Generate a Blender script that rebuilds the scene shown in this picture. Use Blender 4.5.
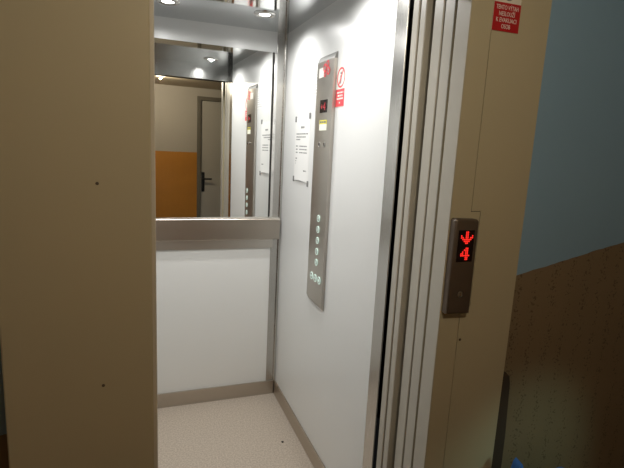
import bpy, bmesh, math, random
from mathutils import Vector, Matrix

random.seed(4)
S = bpy.context.scene
C = S.collection
for o in list(bpy.data.objects):
    bpy.data.objects.remove(o)

# ------------------------------------------------------------------ camera
F_PX = 478.46
CAM_H = 1.5051
right = Vector((0.93884673, -0.34073521, 0.04966209))
down = Vector((-0.01526035, -0.18525731, -0.98257155))
fwd = Vector((0.34399699, 0.92172623, -0.17912796))
cam_data = bpy.data.cameras.new('camera')
cam = bpy.data.objects.new('camera', cam_data)
C.objects.link(cam)
cam_data.sensor_fit = 'HORIZONTAL'
cam_data.sensor_width = 36.0
cam_data.lens = F_PX / 624 * 36.0
cam_data.clip_start = 0.02
m = Matrix((right, -down, -fwd)).transposed().to_4x4()
m.translation = Vector((0, 0, CAM_H))
cam.matrix_world = m
S.camera = cam

# ------------------------------------------------------------------ world, exposure
w = bpy.data.worlds.new('world')
S.world = w
w.use_nodes = True
w.node_tree.nodes['Background'].inputs[0].default_value = (0.02, 0.02, 0.02, 1)
w.node_tree.nodes['Background'].inputs[1].default_value = 0.2
S.view_settings.view_transform = 'Standard'
S.view_settings.look = 'None'
S.view_settings.gamma = 1
S.view_settings.use_curve_mapping = False
S.view_settings.exposure = 0.0
S.cycles.caustics_reflective = False
S.cycles.sample_clamp_indirect = 4.0

SPOT_W = 17.0        # each lamp in the cabin ceiling
DOME_W = 14.5         # warm lamp on the landing ceiling
DADO_FILL_W = 5.0        # added unseen spot on the dado, standing in for stairwell light


def light(name, kind, loc, energy, color, target=None, **kw):
    d = bpy.data.lights.new(name, kind)
    d.energy = energy
    d.color = color
    for k, v in kw.items():
        setattr(d, k, v)
    o = bpy.data.objects.new(name, d)
    C.objects.link(o)
    o.location = loc
    if target is not None:
        o.rotation_euler = (Vector(target) - Vector(loc)).to_track_quat('-Z', 'Y').to_euler()
    return o


light('dado_fill_spot', 'SPOT', (1.45, 0.40, 0.95), DADO_FILL_W, (0.55, 0.95, 0.85), (1.18, 1.1, 0.45),
      spot_size=math.radians(56), spot_blend=1.0, shadow_soft_size=0.05)  # bare spot without a fixture, added to light the lower ochre dado


# ------------------------------------------------------------------ materials
def mat(name, col, rough=0.5, metal=0.0, spec=0.5, emit=None, estr=0.0, alpha=None, coat=0.0):
    m = bpy.data.materials.new(name)
    m.use_nodes = True
    b = m.node_tree.nodes['Principled BSDF']
    b.inputs['Base Color'].default_value = (*col, 1)
    b.inputs['Roughness'].default_value = rough
    b.inputs['Metallic'].default_value = metal
    b.inputs['Specular IOR Level'].default_value = spec
    b.inputs['Coat Weight'].default_value = coat
    if emit:
        b.inputs['Emission Color'].default_value = (*emit, 1)
        b.inputs['Emission Strength'].default_value = estr
    return m


class NT:
    def __init__(self, m):
        self.m = m
        self.t = m.node_tree
        self.b = self.t.nodes['Principled BSDF']

    def n(self, typ, **kw):
        nd = self.t.nodes.new(typ)
        for k, v in kw.items():
            setattr(nd, k, v)
        return nd

    def l(self, a, b):
        self.t.links.new(a, b)

    def math(self, op, a, b=None, c=None):
        nd = self.n('ShaderNodeMath', operation=op)
        for i, v in enumerate((a, b, c)):
            if v is None:
                continue
            if isinstance(v, (int, float)):
                nd.inputs[i].default_value = v
            else:
                self.l(v, nd.inputs[i])
        return nd.outputs[0]

    def mix(self, fac, a, b):
        nd = self.n('ShaderNodeMix', data_type='RGBA')
        if isinstance(fac, (int, float)):
            nd.inputs[0].default_value = fac
        else:
            self.l(fac, nd.inputs[0])
        for i, v in ((6, a), (7, b)):
            if isinstance(v, tuple):
                nd.inputs[i].default_value = (*v, 1)
            else:
                self.l(v, nd.inputs[i])
        return nd.outputs[2]

    def pos(self, scale=(1, 1, 1)):
        tc = self.n('ShaderNodeTexCoord')
        mp = self.n('ShaderNodeMapping')
        mp.inputs['Scale'].default_value = scale
        self.l(tc.outputs['Object'], mp.inputs[0])
        return mp.outputs[0], tc.outputs['Object']

    def noise(self, vec, scale, detail=2.0, rough=0.5):
        nd = self.n('ShaderNodeTexNoise')
        nd.inputs['Scale'].default_value = scale
        nd.inputs['Detail'].default_value = detail
        nd.inputs['Roughness'].default_value = rough
        self.l(vec, nd.inputs['Vector'])
        return nd.outputs['Fac']

    def bump(self, h, strength, dist=0.002):
        nd = self.n('ShaderNodeBump')
        nd.inputs['Strength'].default_value = strength
        nd.inputs['Distance'].default_value = dist
        self.l(h, nd.inputs['Height'])
        self.l(nd.outputs[0], self.b.inputs['Normal'])


def brushed(name, col, rough=0.28, stretch=(90, 90, 2)):
    m = mat(name, col, rough, 1.0)
    k = NT(m)
    v, _ = k.pos(stretch)
    f = k.noise(v, 6.0, 3.0)
    r = k.math('MULTIPLY_ADD', f, 0.08, rough - 0.04)
    k.l(r, k.b.inputs['Roughness'])
    k.l(k.mix(f, tuple(c * 0.97 for c in col), tuple(min(1, c * 1.03) for c in col)), k.b.inputs['Base Color'])
    return m


def painted(name, col, rough=0.42, var=0.05, scale=5, bump=0.05, bscale=260):
    m = mat(name, col, rough)
    k = NT(m)
    v, o = k.pos()
    f = k.noise(v, scale, 3.0)
    k.l(k.mix(f, tuple(c * (1 - var) for c in col), tuple(c * (1 + var) for c in col)), k.b.inputs['Base Color'])
    k.bump(k.noise(v, bscale, 2.0), bump, 0.0006)
    return m


M_white = painted('white_laminate', (0.79, 0.80, 0.79), 0.34, 0.015, 3, 0.02)
M_steel = brushed('brushed_steel', (0.56, 0.55, 0.53), 0.26)
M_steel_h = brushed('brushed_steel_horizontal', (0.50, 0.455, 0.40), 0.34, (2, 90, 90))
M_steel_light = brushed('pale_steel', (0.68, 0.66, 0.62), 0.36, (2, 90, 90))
M_steel_d = brushed('brushed_steel_depth', (0.50, 0.44, 0.37), 0.34, (90, 2, 90))
M_copsteel = brushed('panel_steel', (0.50, 0.47, 0.43), 0.38)
M_copcap = mat('cap_dark_reflection', (0.16, 0.16, 0.15), 0.5, 0.2)  # darker than the panel steel: the bevel's dark reflection put into the colour
M_chrome = mat('chrome', (0.80, 0.79, 0.77), 0.12, 1.0)
M_ceil = mat('mirror_steel_ceiling', (0.68, 0.70, 0.71), 0.05, 1.0)
M_transom = mat('polished_transom_steel', (0.48, 0.48, 0.47), 0.2, 1.0)
M_mirror = mat('mirror_glass', (0.88, 0.885, 0.87), 0.0, 1.0)
M_black = mat('black_rubber', (0.012, 0.011, 0.010), 0.6)
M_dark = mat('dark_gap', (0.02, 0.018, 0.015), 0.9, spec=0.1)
M_portal = painted('beige_powder_coat', (0.49, 0.425, 0.285), 0.46, 0.03, 2.5, 0.10, 420)
M_leaf = painted('grey_beige_door_paint', (0.47, 0.44, 0.375), 0.40, 0.03, 3, 0.12, 420)
M_edge = mat('frame_edge_highlight', (0.62, 0.56, 0.45), 0.4)  # paler than the frame, painting in light caught on the rounded edge
M_paper = mat('paper', (0.86, 0.86, 0.84), 0.7)
M_ink = mat('grey_ink', (0.20, 0.20, 0.20), 0.8)
M_faintink = mat('faint_ink', (0.48, 0.48, 0.47), 0.8)
M_red = mat('sign_red', (0.45, 0.013, 0.016), 0.45)
M_pinkred = mat('sticker_red', (0.80, 0.06, 0.08), 0.45)
M_signwhite = mat('sign_white', (0.85, 0.82, 0.76), 0.5)
M_signbeige = mat('sign_faded_white', (0.74, 0.68, 0.58), 0.5)
M_yellow = mat('label_yellow', (0.72, 0.66, 0.06), 0.5)
M_labelwhite = mat('label_cream', (0.92, 0.93, 0.78), 0.5)
M_led = mat('red_led', (0.9, 0.05, 0.02), 0.4, emit=(1.0, 0.022, 0.018), estr=1.15)
M_led_dim = mat('cabin_red_led', (0.30, 0.02, 0.03), 0.4, emit=(1.0, 0.04, 0.06), estr=0.25)
M_glass_dark = mat('dark_display_glass', (0.012, 0.008, 0.008), 0.12)
M_brown = mat('dark_brown_housing', (0.10, 0.07, 0.048), 0.42, 0.2)
M_ringlit = mat('button_ring_light', (0.6, 0.7, 0.65), 0.4, emit=(0.75, 1.0, 0.88), estr=0.4)
M_btn = mat('button_face', (0.42, 0.43, 0.41), 0.3, 0.7)
M_bulb = mat('lamp_glow', (1, 1, 1), 0.4, emit=(1.0, 0.99, 0.96), estr=14.0)
M_dome = mat('dome_glow', (1, 0.95, 0.85), 0.4, emit=(1.0, 0.90, 0.72), estr=5.0)
M_ceiling_landing = painted('landing_ceiling_paint', (0.66, 0.56, 0.40), 0.7, 0.03)
M_door_grey = painted('grey_door_paint', (0.58, 0.53, 0.44), 0.5, 0.02)
M_door_frame = painted('grey_brown_frame_paint', (0.20, 0.175, 0.13), 0.5, 0.02)
M_strip = painted('dark_brown_shadow', (0.05, 0.03, 0.018), 0.8, 0.05)  # brown of the surround's shadow on the wall
M_bag = mat('blue_plastic_film', (0.05, 0.20, 0.72), 0.28)
M_crumb = mat('crumb', (0.03, 0.025, 0.02), 0.8)

# floor of the cabin: pale speckled vinyl
M_floor = mat('speckled_vinyl', (0.6, 0.5, 0.42), 0.42)
k = NT(M_floor)
v, o = k.pos()
f1 = k.noise(v, 130, 2.0, 0.6)
f2 = k.noise(v, 4, 3.0)
f3 = k.noise(v, 420, 1.0)
ramp = k.math('MULTIPLY_ADD', f1, 5.0, -2.0)
ramp.node.use_clamp = True
c1 = k.mix(ramp, (0.42, 0.35, 0.28), (0.60, 0.52, 0.435))
d = k.math('GREATER_THAN', f3, 0.66)
c2 = k.mix(k.math('MULTIPLY', d, 0.45), c1, (0.36, 0.29, 0.22))
c3 = k.mix(k.math('MULTIPLY', f2, 0.35), c2, (0.48, 0.41, 0.34))
k.l(c3, k.b.inputs['Base Color'])
k.bump(f1, 0.1, 0.0006)

M_floor_landing = painted('landing_floor', (0.06, 0.05, 0.04), 0.6, 0.2, 30)


def landing_paint(name, upper, dado, z0, x0, slope, flecks):
    """oil-painted dado below a straight line, plain paint above; rolled leaf flecks in upright rows"""
    m = mat(name, upper, 0.45)
    k = NT(m)
    v, o = k.pos()
    sx = k.n('ShaderNodeSeparateXYZ')
    k.l(o, sx.inputs[0])
    X, Z = sx.outputs[0], sx.outputs[2]
    line = k.math('ADD', k.math('MULTIPLY', k.math('SUBTRACT', X, x0), slope), z0)
    wob = k.math('MULTIPLY_ADD', k.noise(v, 22, 2), 0.008, -0.004)
    below = k.math('LESS_THAN', Z, k.math('ADD', line, wob))
    n1 = k.noise(v, 6, 3)
    col = k.mix(n1, tuple(c * 0.9 for c in dado), tuple(min(1, c * 1.1) for c in dado))
    if flecks:
        warp = k.math('MULTIPLY', k.math('SUBTRACT', k.noise(v, 14, 2), 0.5), 0.06)
        ph = k.math('MULTIPLY', k.math('ADD', X, warp), 2 * math.pi / 0.068)
        stripe = k.math('MULTIPLY_ADD', k.math('SINE', ph), 0.5, 0.5)
        fl = k.noise(v, 130, 2, 0.55)
        th = k.math('MULTIPLY_ADD', stripe, -0.17, 0.75)
        spots = k.math('GREATER_THAN', fl, th)
        col = k.mix(k.math('MULTIPLY', spots, 0.7), col, flecks)
    up = k.mix(k.noise(v, 3, 2), tuple(c * 0.95 for c in upper), tuple(c * 1.05 for c in upper))
    k.l(k.mix(below, up, col), k.b.inputs['Base Color'])
    r = k.math('MULTIPLY_ADD', below, -0.15, 0.55)
    k.l(r, k.b.inputs['Roughness'])
    k.bump(k.noise(v, 90, 3), 0.12, 0.002)
    return m


M_wall_blue = landing_paint('blue_wall_with_ochre_dado', (0.27, 0.42, 0.56), (0.235, 0.17, 0.10), 1.149, 1.081, 0.217, (0.085, 0.055, 0.03))
M_wall_opp = landing_paint('grey_wall_with_orange_dado', (0.56, 0.50, 0.41), (0.66, 0.27, 0.035), 1.408, 0.0, 0.0, (0.58, 0.22, 0.03))


# ------------------------------------------------------------------ mesh helpers
def bx(bm, lo, hi, bev=0.0, seg=2):
    r = bmesh.ops.create_cube(bm, size=1.0)
    vs = r['verts']
    for vv in vs:
        for i in range(3):
            vv.co[i] = (lo[i] + hi[i]) / 2 + vv.co[i] * (hi[i] - lo[i])
    if bev > 0:
        es = list({e for vv in vs for e in vv.link_edges})
        bmesh.ops.bevel(bm, geom=es, offset=bev, segments=seg, affect='EDGES', profile=0.5)
    return bm


def box(lo, hi, bev=0.0, seg=2):
    return bx(bmesh.new(), lo, hi, bev, seg)


def prism(bm, poly, axis, a, b):
    """poly: 2-D points in the two other axes (in x,y,z order); extruded along axis from a to b"""
    idx = [i for i in range(3) if i != axis]
    rings = []
    for t in (a, b):
        ring = []
        for p in poly:
            co = [0, 0, 0]
            co[idx[0]], co[idx[1]], co[axis] = p[0], p[1], t
            ring.append(bm.verts.new(co))
        rings.append(ring)
    n = len(poly)
    bm.faces.new(rings[0])
    bm.faces.new(list(reversed(rings[1])))
    for i in range(n):
        j = (i + 1) % n
        bm.faces.new((rings[0][j], rings[0][i], rings[1][i], rings[1][j]))
    bmesh.ops.recalc_face_normals(bm, faces=bm.faces)
    return bm


def frame_of(axis):
    a = Vector(axis).normalized()
    u = a.orthogonal().normalized()
    return a, u, a.cross(u)


def lathe(bm, centre, axis, prof, n=32, cap=True):
    """prof: (radius, distance along axis)"""
    a, u, v = frame_of(axis)
    c = Vector(centre)
    rings = []
    for r, t in prof:
        rings.append([bm.verts.new(c + a * t + (u * math.cos(2 * math.pi * i / n) + v * math.sin(2 * math.pi * i / n)) * max(r, 1e-5)) for i in range(n)])
    for q in range(len(rings) - 1):
        for i in range(n):
            j = (i + 1) % n
            bm.faces.new((rings[q][i], rings[q][j], rings[q + 1][j], rings[q + 1][i]))
    if cap:
        bm.faces.new(list(reversed(rings[0])))
        bm.faces.new(rings[-1])
    bmesh.ops.recalc_face_normals(bm, faces=bm.faces)
    return bm


def obj(name, bm, material, parent=None, smooth=False, label=None, sharp=40):
    me = bpy.data.meshes.new(name)
    if parent is not None:
        off = Vector(parent.get('_o', (0, 0, 0)))
        for vv in bm.verts:
            vv.co -= off
    bm.normal_update()
    bm.to_mesh(me)
    bm.free()
    me.materials.append(material)
    if smooth:
        for p in me.polygons:
            p.use_smooth = True
        me.set_sharp_from_angle(angle=math.radians(sharp))
    o = bpy.data.objects.new(name, me)
    C.objects.link(o)
    if parent is not None:
        o.parent = parent
        o['_o'] = parent.get('_o', (0, 0, 0))
    if label:
        o['label'] = label
    return o


def thing(name, label, cat, loc, group=None):
    o = bpy.data.objects.new(name, None)
    o.empty_display_size = 0.05
    C.objects.link(o)
    o.location = loc
    o['_o'] = tuple(loc)
    o['label'] = label
    o['category'] = cat
    if group:
        o['group'] = group
    return o


def tag(o, label, cat, group=None):
    o['label'] = label
    o['category'] = cat
    if group:
        o['group'] = group
    return o


def struct(name, bm, material, parent=None, **kw):
    o = obj(name, bm, material, parent, **kw)
    if parent is None:
        o['kind'] = 'structure'
    return o


def dup(root, loc, label):
    r = root.copy()
    C.objects.link(r)
    r.location = loc
    r['label'] = label
    for ch in list(root.children):
        c = ch.copy()
        C.objects.link(c)
        c.parent = r
        for g in list(ch.children):
            d = g.copy()
            C.objects.link(d)
            d.parent = c
    return r


def text_bm(s, size, origin, ex, ey, depth=0.0004, align='CENTER', width=None):
    """letters as a thin mesh: origin = centre of the line, ex along the reading direction, ey up"""
    cu = bpy.data.curves.new('t', 'FONT')
    cu.body = s
    cu.size = size
    cu.align_x = align
    cu.align_y = 'CENTER'
    cu.extrude = depth
    cu.resolution_u = 3
    to = bpy.data.objects.new('t', cu)
    C.objects.link(to)
    dg = bpy.context.evaluated_depsgraph_get()
    me = bpy.data.meshes.new_from_object(to.evaluated_get(dg))
    bm = bmesh.new()
    bm.from_mesh(me)
    bpy.data.objects.remove(to)
    bpy.data.curves.remove(cu)
    bpy.data.meshes.remove(me)
    ex = Vector(ex).normalized()
    ey = Vector(ey).normalized()
    ez = ex.cross(ey)
    sx = 1.0
    if width:
        xs = [v.co.x for v in bm.verts]
        sx = width / (max(xs) - min(xs))
    for v in bm.verts:
        v.co = Vector(origin) + ex * (v.co.x * sx) + ey * v.co.y + ez * v.co.z
    return bm


def merge(a, b):
    me = bpy.data.meshes.new('m')
    b.to_mesh(me)
    b.free()
    a.from_mesh(me)
    bpy.data.meshes.remove(me)
    return a


# ------------------------------------------------------------------ dimensions
XR = 0.785          # cabin right wall
XL = -0.215         # cabin left wall
YB = 2.6288         # cabin back wall
YF = 1.353          # cabin front edge
H = 2.10            # cabin ceiling
YP = 1.06           # face of the lift surround
PXL, PXR = 0.0375, 0.7865     # its opening
OXL, OXR = -0.262, 1.037    # its outer edges
HEAD = 2.03
YW = 1.11           # landing wall plane
YO = -0.8           # opposite landing wall
HL = 2.17          # landing ceiling

# ------------------------------------------------------------------ the cabin shell
struct('floor', box((XL - .02, YF - .03, -.03), (XR + .02, YB + .03, 0)), M_floor)
struct('ceiling', box((XL - .02, YF, H), (XR + .02, YB + .03, H + .02)), M_ceil)
struct('wall_right', box((XR, 1.4325, 0), (XR + .02, YB + .03, H)), M_white)
struct('wall_left', box((XL - .02, YF, 0), (XL, YB + .03, H)), M_white)
bm = box((XL, YB, 0), (0.727, YB + .02, H))
struct('wall_back', bm, M_white)
# front post of the left side and the transom over the cabin door
struct('wall_front', box((XL, YF - .06, 0), (PXL - .01, YF, H)), M_steel)
struct('trim_1', box((XL, YF - .012, 1.99), (XR, YF + .002, H), 0.001), M_transom)

# corner post: recessed steel channel between back panel and right wall
bm = bmesh.new()
bx(bm, (0.727, YB + .004, 0), (XR, YB + .03, H))
bx(bm, (0.727, YB - .003, 0.0), (0.739, YB + .01, H), 0.001)
bx(bm, (0.772, YB - .008, 0.0), (XR - .0005, YB + .01, H), 0.0015)
struct('trim_2', bm, M_steel)
# steel edge of the right wall at the doorway
struct('trim_3', box((XR - .002, YF + .009, 0), (XR + .003, 1.433, H), 0.0008), M_steel)
# skirtings
struct('baseboard_back', box((XL, YB - .008, 0), (XR - .006, YB, 0.085), 0.001), M_steel_h)
struct('baseboard_right', box((XR - .008, 1.434, 0), (XR, YB - .008, 0.085), 0.001), M_steel_d)

# ------------------------------------------------------------------ mirror and rail
mr = thing('wall_mirror', 'tall frameless wall mirror above steel rail, reflecting orange landing wall', 'mirror', (0.25, YB, 1.095))
# the glass stands on a slight wedge: its left side is set forward of the wall, its top leans by a hair
bm = box((XL + .002, YB - .006, 1.100), (0.704, YB, 1.993))
for vv in bm.verts:
    if vv.co.y < YB - .003:
        vv.co.y = YB - .004 - (0.711 - vv.co.x) * math.tan(.031) - (1.993 - vv.co.z) * .006
    else:
        vv.co.y = YB - .0005
obj('mirror_glass', bm, M_mirror, mr)
obj('rubber_edge', box((0.704, YB - .012, 1.100), (0.711, YB, 1.993)), M_black, mr, label='thin black edge strip')
obj('edge_profile', box((0.711, YB - .014, 1.100), (0.730, YB, 1.990), 0.003), M_chrome, mr, label='bright polished side profile')

rl = thing('wall_rail', 'wide flat brushed steel rail running under the mirror', 'rail', (0.28, YB, 0.92))
bm = bmesh.new()
n = 8
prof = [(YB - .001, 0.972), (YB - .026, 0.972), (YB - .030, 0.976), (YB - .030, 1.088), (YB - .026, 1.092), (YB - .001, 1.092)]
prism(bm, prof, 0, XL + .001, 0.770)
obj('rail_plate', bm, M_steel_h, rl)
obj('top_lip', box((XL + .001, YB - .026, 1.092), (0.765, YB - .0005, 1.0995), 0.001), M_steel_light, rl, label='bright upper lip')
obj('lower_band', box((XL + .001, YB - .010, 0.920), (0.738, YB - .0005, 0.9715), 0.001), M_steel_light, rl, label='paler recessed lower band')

# ------------------------------------------------------------------ ceiling lamps
def make_spot():
    x, y = 0.575, 2.311
    t = thing('ceiling_spotlight', 'lit ceiling spotlight by the back right corner above the mirror', 'ceiling light', (x, y, H), 'spotlights in the cabin ceiling')
    bm = bmesh.new()
    lathe(bm, (x, y, H), (0, 0, -1), [(.052, 0), (.052, .003), (.049, .006), (.034, .007), (.027, .003), (.027, 0)], 40, cap=False)
    obj('ring', bm, M_steel, t, True)
    bm = bmesh.new()
    lathe(bm, (x, y, H - .0005), (0, 0, -1), [(.0265, 0), (.024, .003), (.015, .005), (.001, .006)], 32)
    obj('lens', bm, M_bulb, t, True)
    return t


spot = make_spot()
places = [(0.575, 2.311), (0.144, 2.331), (0.585, 1.60), (0.144, 1.60)]
labels = [None, 'lit ceiling spotlight nearest the beige left door jamb', 'lit ceiling spotlight seen only as reflection in the mirror, near the door', 'lit ceiling spotlight over the hidden front left of the cabin']
for i, (x, y) in enumerate(places):
    if i:
        dup(spot, (x, y, H), labels[i])
    light('spotlight_lamp', 'SPOT', (x, y, H - .014), SPOT_W, (1.0, 0.985, 0.955), (x, y, 0),
          spot_size=math.radians(170), spot_blend=1.0, shadow_soft_size=0.003)

# ------------------------------------------------------------------ cabin operating panel
Y0, Y1 = 1.903, 2.098
ZB, ZT = 0.779, 1.896


def cop_x(y):
    u = (y - Y0) / (Y1 - Y0) * 2 - 1
    return XR - (0.015 + 0.006 * (1 - u * u))


cop = thing('lift_control_panel', 'tall narrow steel control panel with floor buttons on the white wall', 'control panel', (XR, 2.005, ZB))
bm = bmesh.new()
n = 16
ys = [Y0 + (Y1 - Y0) * i / n for i in range(n + 1)]
rows = [(ZB, 0.0), (ZB + .004, 0.35), (ZB + .026, 1.0), (ZT - .028, 1.0), (ZT - .004, 0.35), (ZT, 0.0)]
grid = []
for z, kx in rows:
    ring = [bm.verts.new((XR, Y0, z))]
    ring += [bm.verts.new((XR - (XR - cop_x(y)) * max(kx, 0.02), y, z)) for y in ys]
    ring.append(bm.verts.new((XR, Y1, z)))
    grid.append(ring)
cap = bmesh.new()
for q, (a, b) in enumerate(zip(grid, grid[1:])):
    for i in range(len(a) - 1):
        if q >= 3:
            cap.faces.new([cap.verts.new(p.co) for p in (a[i], a[i + 1], b[i + 1], b[i])])
        else:
            bm.faces.new((a[i], a[i + 1], b[i + 1], b[i]))
for g_ in (bm, cap):
    bmesh.ops.remove_doubles(g_, verts=g_.verts, dist=1e-6)
    bmesh.ops.delete(g_, geom=[p for p in g_.verts if not p.link_faces], context='VERTS')
    bmesh.ops.recalc_face_normals(g_, faces=g_.faces)
obj('end_cap', cap, M_copcap, cop, True, label='sloping top cap with its dark reflection painted in')
obj('panel_body', bm, M_copsteel, cop, True, sharp=15)
EX, EY = (0, -1, 0), (0, 0, 1)     # reading direction on the right wall


def on_cop(y, lift=0.0006):
    return cop_x(y) - lift


def cop_patch(y0, y1, z0, z1, lift):
    """thin plate following the bowed face; y0 > y1"""
    bm = bmesh.new()
    n = 6
    a = []
    for i in range(n + 1):
        y = y0 + (y1 - y0) * i / n
        a.append([bm.verts.new((on_cop(y, l), y, z)) for z, l in ((z0, 0.0001), (z0, lift), (z1, lift), (z1, 0.0001))])
    for p, q in zip(a, a[1:]):
        for i in range(3):
            bm.faces.new((p[i], q[i], q[i + 1], p[i + 1]))
    bm.faces.new(a[0])
    bm.faces.new(list(reversed(a[-1])))
    bmesh.ops.recalc_face_normals(bm, faces=bm.faces)
    return bm


st = obj('maker_sticker', cop_patch(2.062, 2.000, 1.802, 1.842, .0008), M_signwhite, cop, label='white sticker with red swirls at the top')
bm = bmesh.new()
for yy, zz, rr in ((1.990, 1.838, .018), (1.962, 1.852, .014), (1.985, 1.812, .013), (1.952, 1.822, .017)):
    lathe(bm, (on_cop(yy, .0002), yy, zz), (-1, 0, 0), [(rr, 0), (rr, .0008), (rr * .6, .0008), (rr * .6, 0)], 20, cap=False)
obj('red_print', bm, M_pinkred, st)

dsp = obj('display_window', cop_patch(2.026, 1.945, 1.652, 1.706, .0012), M_glass_dark, cop, label='small dark display window')
ARROW = ["...##...", "...##...", "#..##..#", "##.##.##", ".######.", "..####..", "...##..."]
FOUR = ["...##.", "..###.", ".#.##.", "##.##.", "######", "...##.", "...##."]


def led_bm(rows, centre, ex, ey, pitch, r):
    bm = bmesh.new()
    ex, ey = Vector(ex), Vector(ey)
    n = ex.cross(ey)
    hh, ww = len(rows), len(rows[0])
    for j, row in enumerate(rows):
        for i, ch in enumerate(row):
            if ch == '#':
                c = Vector(centre) + ex * (i - (ww - 1) / 2) * pitch - ey * (j - (hh - 1) / 2) * pitch
                lathe(bm, c, n, [(r, 0), (r, .0004)], 8)
    return bm


obj('floor_digit', led_bm(FOUR, (on_cop(1.972, .0015), 1.972, 1.678), EX, EY, .0045, .0022), M_led_dim, dsp)
obj('arrow_symbol', led_bm(ARROW, (on_cop(2.003, .0015), 2.003, 1.678), EX, EY, .0028, .0013), M_led_dim, dsp)

lb = obj('load_label', cop_patch(2.022, 1.942, 1.577, 1.604, .0010), M_labelwhite, cop, label='cream label with a yellow heading')
lh = obj('label_heading', cop_patch(2.022, 1.942, 1.604, 1.621, .0010), M_yellow, lb)
bm = bmesh.new()
for a, b in ((2.016, 1.998), (1.994, 1.980), (1.975, 1.950)):
    merge(bm, cop_patch(a, b, 1.609, 1.616, .0014))
obj('heading_print', bm, M_ink, lb)

for y in (2.012, 1.955):
    bm = bmesh.new()
    lathe(bm, (on_cop(y, 0), y, 1.516), (-1, 0, 0), [(.0115, 0), (.0115, .0015), (.009, .002), (.009, .001), (.001, .001)], 24)
    kh = obj('key_switch', bm, M_steel, cop, True)
    obj('key_slot', box((on_cop(y, .0026), y - .0012, 1.510), (on_cop(y, .0008), y + .0012, 1.522)), M_black, kh)


def button(y, z, sym, small=False):
    r = .0135 if not small else .0155
    x = on_cop(y, 0)
    bm = bmesh.new()
    lathe(bm, (x, y, z), (-1, 0, 0), [(r, 0), (r, .002), (r - .0015, .003), (.001, .003)], 28)
    b = obj('floor_button' if not small else 'service_button', bm, M_btn, cop, True)
    bm = bmesh.new()
    lathe(bm, (x, y, z), (-1, 0, 0), [(r + .002, .0004), (r + .002, .0032), (r - .001, .0036), (r - .001, .0031), (r - .001, .0004)], 28, cap=False)
    obj('lit_ring', bm, M_ringlit, b, True)
    if sym is None:
        bm = led_bm(["..#..", ".###.", "#####", ".###.", "..#.."], (x - .0031, y, z), EX, EY, .0034, .002)
    elif sym == '<>':
        bm = bmesh.new()
        for s in (-1, 1):
            prism(bm, [(y + s * .003, z - .005), (y + s * .010, z), (y + s * .003, z + .005)], 0, x - .0036, x - .0030)
    elif sym == '><':
        bm = bmesh.new()
        for s in (-1, 1):
            prism(bm, [(y + s * .010, z - .005), (y + s * .003, z), (y + s * .010, z + .005)], 0, x - .0036, x - .0030)
    else:
        bm = text_bm(sym, .019, (x - .0033, y, z), EX, EY)
    obj('symbol', bm, M_ringlit, b)


for q, z in enumerate((1.192, 1.142, 1.092, 1.041, 0.991)):
    button(1.972, z, str(4 - q))
for y, s in ((2.022, '<>'), (1.975, '><'), (1.932, None)):
    button(y, 0.916, s, True)

# ------------------------------------------------------------------ papers and stickers on the right wall
WX = XR - .0003
nt = thing('paper_notice', 'white paper notice taped at its corners beside the control panel', 'notice', (XR, 2.300, 1.326))
bm = bmesh.new()
NY, NZ = 10, 14
g = []
for i in range(NY + 1):
    row = []
    for j in range(NZ + 1):
        y = 2.423 - (2.423 - 2.198) * i / NY
        z = 1.328 + (1.648 - 1.328) * j / NZ
        lift = .0012 + .006 * math.sin(math.pi * i / NY) * (1 - j / NZ) ** 4
        zz = z + (.007 * math.sin(math.pi * i / NY) if j == 0 else 0)
        row.append(bm.verts.new((XR - lift, y, zz)))
    g.append(row)
for i in range(NY):
    for j in range(NZ):
        bm.faces.new((g[i][j], g[i + 1][j], g[i + 1][j + 1], g[i][j + 1]))
r = bmesh.ops.extrude_face_region(bm, geom=bm.faces[:])
for vv in r['geom']:
    if isinstance(vv, bmesh.types.BMVert):
        vv.co.x += .0008
bmesh.ops.recalc_face_normals(bm, faces=bm.faces)
obj('paper_sheet', bm, M_paper, nt, True)
random.seed(11)


def wline(y_from, y_to, z, hgt, lift=.0018, x=XR, bm=None):
    y = y_from
    while y > y_to:
        ln = random.uniform(.008, .022)
        e = max(y - ln, y_to)
        bx(bm, (x - lift, e, z - hgt / 2), (x - lift + .0004, y, z + hgt / 2))
        y = e - .005


LINES = [(2.332, 2.282, 1.598, .010, .0018), (2.305, 2.225, 1.385, .006, .0035)]
for z, a, b in ((1.566, 2.400, 2.225), (1.551, 2.400, 2.255), (1.538, 2.400, 2.340), (1.505, 2.400, 2.370), (1.505, 2.345, 2.235), (1.489, 2.400, 2.370), (1.489, 2.345, 2.230), (1.473, 2.400, 2.370), (1.473, 2.345, 2.230), (1.443, 2.400, 2.280), (1.430, 2.400, 2.280), (1.417, 2.400, 2.330)):
    LINES.append((a, b, z, .0055, .0018))
for a, b, z, hgt, lift in LINES:
    bm = bmesh.new()
    wline(a, b, z, hgt, lift, bm=bm)
    obj('printed_line', bm, M_ink, nt)
for y, z in ((2.417, 1.640), (2.206, 1.650), (2.420, 1.336), (2.198, 1.326)):
    bm = box((XR - .0032, y - .010, z - .014), (XR - .0002, y + .010, z + .014), .001)
    obj('corner_clip', bm, M_ink, nt, label='dark grey corner clip')

sn = thing('white_sticker', 'pale sticker with faint print half hidden behind the control panel top', 'sticker', (XR, 2.17, 1.735))
obj('sticker_film', box((XR - .0012, 2.095, 1.735), (XR - .0002, 2.206, 1.838)), M_paper, sn)
bm = bmesh.new()
for q in range(7):
    wline(2.200, 2.102, 1.829 - q * .0135, .006, .0016, bm=bm)
obj('faint_print', bm, M_faintink, sn)

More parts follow.
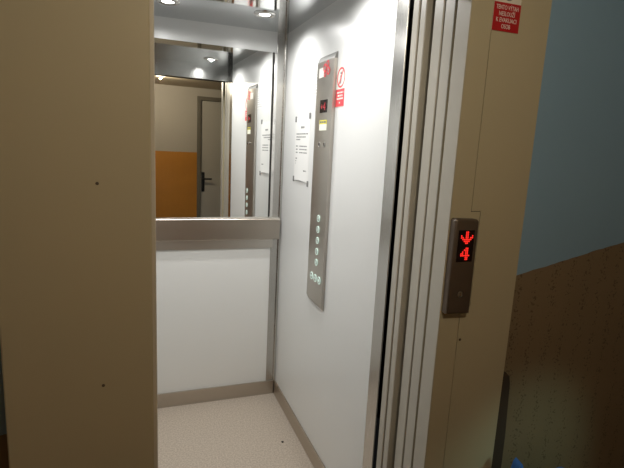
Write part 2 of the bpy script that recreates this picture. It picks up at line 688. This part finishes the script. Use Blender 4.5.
ws = thing('warning_sticker', 'red and white prohibition sticker right of the control panel', 'sticker', (XR, 1.855, 1.672))
obj('sticker_film', box((XR - .0009, 1.812, 1.670), (XR - .0001, 1.901, 1.832)), M_signwhite, ws)
bm = bmesh.new()
cy_, cz_ = 1.856, 1.786
lathe(bm, (XR - .0008, cy_, cz_), (-1, 0, 0), [(.040, 0), (.040, .0006), (.033, .0006), (.033, 0)], 40, cap=False)
for s in (0,):
    dy, dz = .031 * math.cos(math.radians(125)), .031 * math.sin(math.radians(125))
    nx, nz = -dz / .031 * .004, dy / .031 * .004
    prism(bm, [(cy_ + dy + nx, cz_ + dz + nz), (cy_ - dy + nx, cz_ - dz + nz), (cy_ - dy - nx, cz_ - dz - nz), (cy_ + dy - nx, cz_ + dz - nz)], 0, XR - .0014, XR - .0008)
obj('prohibition_ring', bm, M_pinkred, ws, label='red ring with slash')
bm = bmesh.new()
lathe(bm, (XR - .0008, cy_ + .002, cz_ + .017), (-1, 0, 0), [(.006, 0), (.006, .0004)], 16)
prism(bm, [(cy_ + .009, cz_ + .009), (cy_ - .006, cz_ + .009), (cy_ - .005, cz_ - .024), (cy_ - .001, cz_ - .024), (cy_ + .001, cz_ - .006), (cy_ + .004, cz_ - .024), (cy_ + .009, cz_ - .024)], 0, XR - .0012, XR - .0008)
obj('figure_symbol', bm, M_ink, ws)
obj('red_field', box((XR - .0014, 1.814, 1.672), (XR - .0008, 1.900, 1.741)), M_pinkred, ws)
bm = bmesh.new()
for z, a, b in ((1.727, 1.887, 1.824), (1.715, 1.880, 1.831), (1.703, 1.887, 1.824), (1.687, 1.862, 1.848)):
    wline(a, b, z, .0065, .0019, bm=bm)
obj('white_print', bm, M_signwhite, ws)

tag(obj('crumb', lathe(bmesh.new(), (0.690, 2.129, 0), (0, 0, 1), [(.006, 0), (.007, .002), (.003, .005)], 9), M_crumb), 'tiny dark crumb lying on the speckled cabin floor', 'crumb')

# ------------------------------------------------------------------ sliding door leaves, parked at the right
def leaf(label, x0, y0, y1, name, cat_group, x1=1.26):
    t = thing(name, label, 'lift door', (x0, (y0 + y1) / 2, 0), cat_group)
    obj('door_panel', box((x0, y0, 0.012), (x1, y1, 2.04), 0.003), M_leaf, t)
    return t


G = 'telescopic lift door leaves'
t = leaf('innermost cabin door leaf edge, first beyond the steel wall edge', .7885, 1.309, 1.343, 'sliding_door_leaf', G)
t = leaf('cabin door leaf edge just before the wide dark gap', .7885, 1.270, 1.300, 'sliding_door_leaf', G)
t = leaf('landing door leaf edge just after the wide dark gap', .799, 1.199, 1.244, 'sliding_door_leaf', G)
t = leaf('landing door leaf edge directly behind the wide pale jamb', .797, 1.143, 1.1885, 'sliding_door_leaf', G)
# dark sheet added across the gaps between leaves, in place of their shade
struct('leaf_gap_shade', box((.835, 1.10, 0), (.845, 1.36, 2.05)), M_dark)

# ------------------------------------------------------------------ the lift surround on the landing
pt = thing('lift_door_frame', 'wide beige painted metal surround framing the open lift doorway', 'door frame', (0.4, YP + .03, 0))
jl = obj('left_jamb', box((OXL, YP, 0), (PXL - .006, YW + .01, HEAD + .09), 0.004), M_portal, pt)
obj('jamb_edge', box((PXL - .008, YP + .001, 0), (PXL + .0015, YW + .01, HEAD), 0.002), M_edge, jl, label='rounded edge strip, painted paler for the light it catches')
for z in (1.4106, 0.969):
    bm = bmesh.new()
    lathe(bm, (-.0735, YP, z), (0, -1, 0), [(.0034, -.001), (.0034, .001), (.002, .0018), (.001, .0018)], 16)
    obj('screw', bm, M_brown, jl, True)
# right jamb: narrow return piece and wide cover with a notch
rj = obj('right_jamb', prism(bmesh.new(), [(PXR, 0), (.8515, 0), (.8515, 1.085), (.8825, 1.085), (.8825, 1.353), (.8515, 1.353), (.8515, HEAD), (PXR, HEAD)], 1, YP, 1.1165), M_portal, pt)
wp = obj('jamb_cover', prism(bmesh.new(), [(.8535, 0), (OXR, 0), (OXR, HEAD + .09), (.8535, HEAD + .09), (.8535, 1.355), (.8845, 1.355), (.8845, 1.083), (.8535, 1.083)], 1, YP, YW + .01), M_portal, pt)
obj('jamb_return', box((PXR - .0015, YP + .0005, 0), (PXR + .002, 1.117, HEAD), 0.0008), M_leaf, rj, label='grey beige inner face')
obj('seam_backing', box((.85, YP + .003, 0), (.886, YP + .02, HEAD)), M_dark, rj)
for z in (0.985,):
    bm = bmesh.new()
    lathe(bm, (.862, YP, z), (0, -1, 0), [(.004, -.001), (.004, .001), (.0025, .002), (.001, .002)], 16)
    obj('screw', bm, M_brown, wp, True)
obj('head', box((PXL - .006, YP, HEAD), (.8535, YW + .01, HEAD + .09), 0.003), M_portal, pt)
obj('head_lining', box((PXL, YW + .011, HEAD - .02), (PXR, 1.26, HEAD + .01)), M_dark, pt, label='dark door track')

# ------------------------------------------------------------------ landing call display
dv = thing('floor_indicator', 'dark brown indicator box showing a red down arrow and 4', 'floor indicator', (.8195, YP, 1.20))
bm = bmesh.new()
prism(bm, [(.7895, 1.074), (.8655, 1.071), (.8655, 1.330), (.859, 1.3355), (.795, 1.3375), (.7895, 1.332)], 1, 1.036, YP - .0005)
es = [e for e in bm.edges if all(v.co.y < 1.04 for v in e.verts)]
bmesh.ops.bevel(bm, geom=es, offset=.007, segments=3, affect='EDGES', profile=.5)
obj('housing', bm, M_brown, dv, True)
sc = obj('display_window', box((.801, 1.0348, 1.221), (.8515, 1.0362, 1.307)), M_glass_dark, dv)
obj('arrow_symbol', led_bm(ARROW, (.828, 1.0346, 1.287), (1, 0, 0), (0, 0, 1), .0050, .0022), M_led, sc, label='red dotted down arrow')
obj('floor_digit', led_bm(FOUR, (.8265, 1.0346, 1.243), (1, 0, 0), (0, 0, 1), .0050, .0022), M_led, sc, label='red dotted digit 4')
bm = bmesh.new()
lathe(bm, (.827, 1.0362, 1.129), (0, -1, 0), [(.009, 0), (.009, .001), (.0065, .0015), (.006, .0006), (.001, .0006)], 24)
ks = obj('key_switch', bm, M_copsteel, dv, True)
obj('key_slot', box((.8262, 1.0345, 1.1245), (.8278, 1.0358, 1.1335)), M_steel, ks)

# ------------------------------------------------------------------ evacuation sign
sg = thing('evacuation_sign', 'small red sign with white lettering high on the right door jamb', 'sign', (.894, YP, 1.819))
obj('sign_plate', box((.852, YP - .0012, 1.8195), (.936, YP - .0001, 1.926)), M_signbeige, sg)
obj('red_field', box((.8525, YP - .0018, 1.8195), (.9365, YP - .0011, 1.888)), M_red, sg)
for s, z, wd in (('TENTO VÝTAH', 1.876, .070), ('NESLOUŽÍ', 1.861, .050), ('K EVAKUACI', 1.846, .064), ('OSOB', 1.831, .028)):
    obj('lettering', text_bm(s, .0150, (.8945, YP - .0019, z), (1, 0, 0), (0, 0, 1), .0003, width=wd), M_signwhite, sg)
bm = bmesh.new()
lathe(bm, (.896, YP - .0011, 1.907), (0, -1, 0), [(.014, 0), (.014, .0008)], 28)
obj('pictogram', bm, M_ink, sg)

# ------------------------------------------------------------------ landing
struct('floor_landing', box((-1.9, YO - .02, -.03), (2.6, YF - .035, 0)), M_floor_landing)
struct('ceiling_landing', box((-1.9, YO - .02, HL), (2.6, YW + .06, HL + .03)), M_ceiling_landing)
bm = bmesh.new()
bx(bm, (OXR - .02, YW, 0), (2.6, YW + .05, HL))
struct('wall_landing_right', bm, M_wall_blue)
struct('wall_landing_left', box((-1.9, YW, 0), (OXL + .02, YW + .05, HL)), M_wall_blue)
DX0, DX1, DZ = 0.918, 1.82, 2.075
bm = bmesh.new()
bx(bm, (-1.9, YO - .12, 0), (DX0, YO, HL))
bx(bm, (DX1, YO - .12, 0), (2.6, YO, HL))
bx(bm, (DX0, YO - .12, DZ), (DX1, YO, HL))
struct('wall_landing_opposite', bm, M_wall_opp)
struct('wall_landing_far_left', box((-1.95, YO - .02, 0), (-1.9, YW + .05, HL)), M_wall_blue)
struct('wall_landing_far_right', box((2.6, YO - .02, 0), (2.65, YW + .05, HL)), M_wall_blue)
# unseen boxes added to stop light leaking in beside the cabin
struct('added_light_block_right', box((1.28, YW + .05, 0), (1.30, YB + .06, H + .1)), M_dark)
struct('added_light_block_top', box((-.4, YW + .05, HEAD + .11), (1.30, YF + .02, HEAD + .13)), M_dark)
struct('added_light_block_left', box((OXL - .02, YW + .05, 0), (XL, YF, HEAD + .11)), M_dark)

# flat door across the landing
dr = bpy.data.objects.new('door_1', None)
C.objects.link(dr)
dr['kind'] = 'structure'
dr['_o'] = (0, 0, 0)
bm = bmesh.new()
bx(bm, (DX0, YO - .10, 0), (DX0 + .045, YO + .012, DZ - .045), .002)
bx(bm, (DX1 - .045, YO - .10, 0), (DX1, YO + .012, DZ - .045), .002)
bx(bm, (DX0, YO - .10, DZ - .045), (DX1, YO + .012, DZ), .002)
obj('door_frame', bm, M_door_frame, dr)
lf = obj('door_leaf', box((DX0 + .045, YO - .06, 0.005), (DX1 - .045, YO - .02, DZ - .045), .002), M_door_grey, dr)
bm = bmesh.new()
bx(bm, (DX0 + .060, YO - .02, .93), (DX0 + .098, YO - .012, 1.17), .003)
bx(bm, (DX0 + .070, YO - .012, 1.082), (DX0 + .086, YO + .035, 1.098), .003)
bx(bm, (DX0 + .070, YO + .022, 1.080), (DX0 + .180, YO + .038, 1.100), .006)
lathe(bm, (DX0 + .079, YO - .012, .98), (0, 1, 0), [(.010, 0), (.010, .004), (.001, .005)], 16)
obj('door_handle', bm, M_black, lf, True)

# dome lamp on the landing ceiling
DXL, DYL = 0.405, 0.06
dl = thing('dome_lamp', 'lit round lamp on the landing ceiling, seen in the mirror', 'ceiling light', (DXL, DYL, HL))
bm = bmesh.new()
lathe(bm, (DXL, DYL, HL), (0, 0, -1), [(.080, 0), (.080, .006), (.074, .010), (.062, .010)], 36)
obj('lamp_base', bm, M_brown, dl, True)
bm = bmesh.new()
lathe(bm, (DXL, DYL, HL - .008), (0, 0, -1), [(.061, 0), (.058, .006), (.045, .012), (.028, .015), (.001, .017)], 36)
obj('lamp_shade', bm, M_dome, dl, True)
light('dome_lamp_light', 'POINT', (DXL, DYL, HL - .040), DOME_W, (1.0, 0.89, 0.70), shadow_soft_size=.004)

# ------------------------------------------------------------------ beside the surround
bm = bmesh.new()  # dark strip modelled where the surround's shadow falls on the wall
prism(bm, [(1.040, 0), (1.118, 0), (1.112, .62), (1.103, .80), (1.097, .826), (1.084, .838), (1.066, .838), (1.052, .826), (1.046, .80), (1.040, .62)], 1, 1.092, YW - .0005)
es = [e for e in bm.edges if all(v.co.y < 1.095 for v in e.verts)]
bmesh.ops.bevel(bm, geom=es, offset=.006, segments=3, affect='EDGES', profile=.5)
tag(obj('surround_shadow_strip', bm, M_strip, None, True), 'dark brown upright strip with rounded top, standing in for the shadow of the lift surround', 'shadow strip')

# crumpled blue bag at the foot of the wall
bm = bmesh.new()
NU, NV = 40, 18
random.seed(3)
cx, cyy = 1.165, 0.985
ph = [random.uniform(0, 6.28) for _ in range(8)]


def topz(x):
    z = .515
    z += .115 * max(0, 1 - abs(x - 1.062) / .034)
    z += .055 * max(0, 1 - abs(x - 1.252) / .016)
    return z


g = []
for j in range(NV + 1):
    t = j / NV
    row = []
    for i in range(NU):
        a = 2 * math.pi * i / NU
        wob = 1 + .06 * math.sin(5 * a + ph[0] + 6 * t) + .05 * math.sin(9 * a + ph[1] - 9 * t)
        rx = (.135 + .02 * math.sin(math.pi * t)) * wob
        ry = .075 * (1 - .75 * t ** 2) * wob
        x = cx + math.cos(a) * rx
        y = cyy + math.sin(a) * ry
        z = t * topz(x)
        row.append(bm.verts.new((x, y, z)))
    g.append(row)
for j in range(NV):
    for i in range(NU):
        bm.faces.new((g[j][i], g[j][(i + 1) % NU], g[j + 1][(i + 1) % NU], g[j + 1][i]))
bm.faces.new(list(reversed(g[0])))
bm.faces.new(g[-1])
bmesh.ops.triangulate(bm, faces=bm.faces[-2:])
bmesh.ops.recalc_face_normals(bm, faces=bm.faces)
tag(obj('plastic_bag', bm, M_bag, None, True), 'crumpled blue plastic bag at the foot of the ochre wall, only peaks visible', 'bag')

for o in bpy.data.objects:
    if '_o' in o:
        del o['_o']
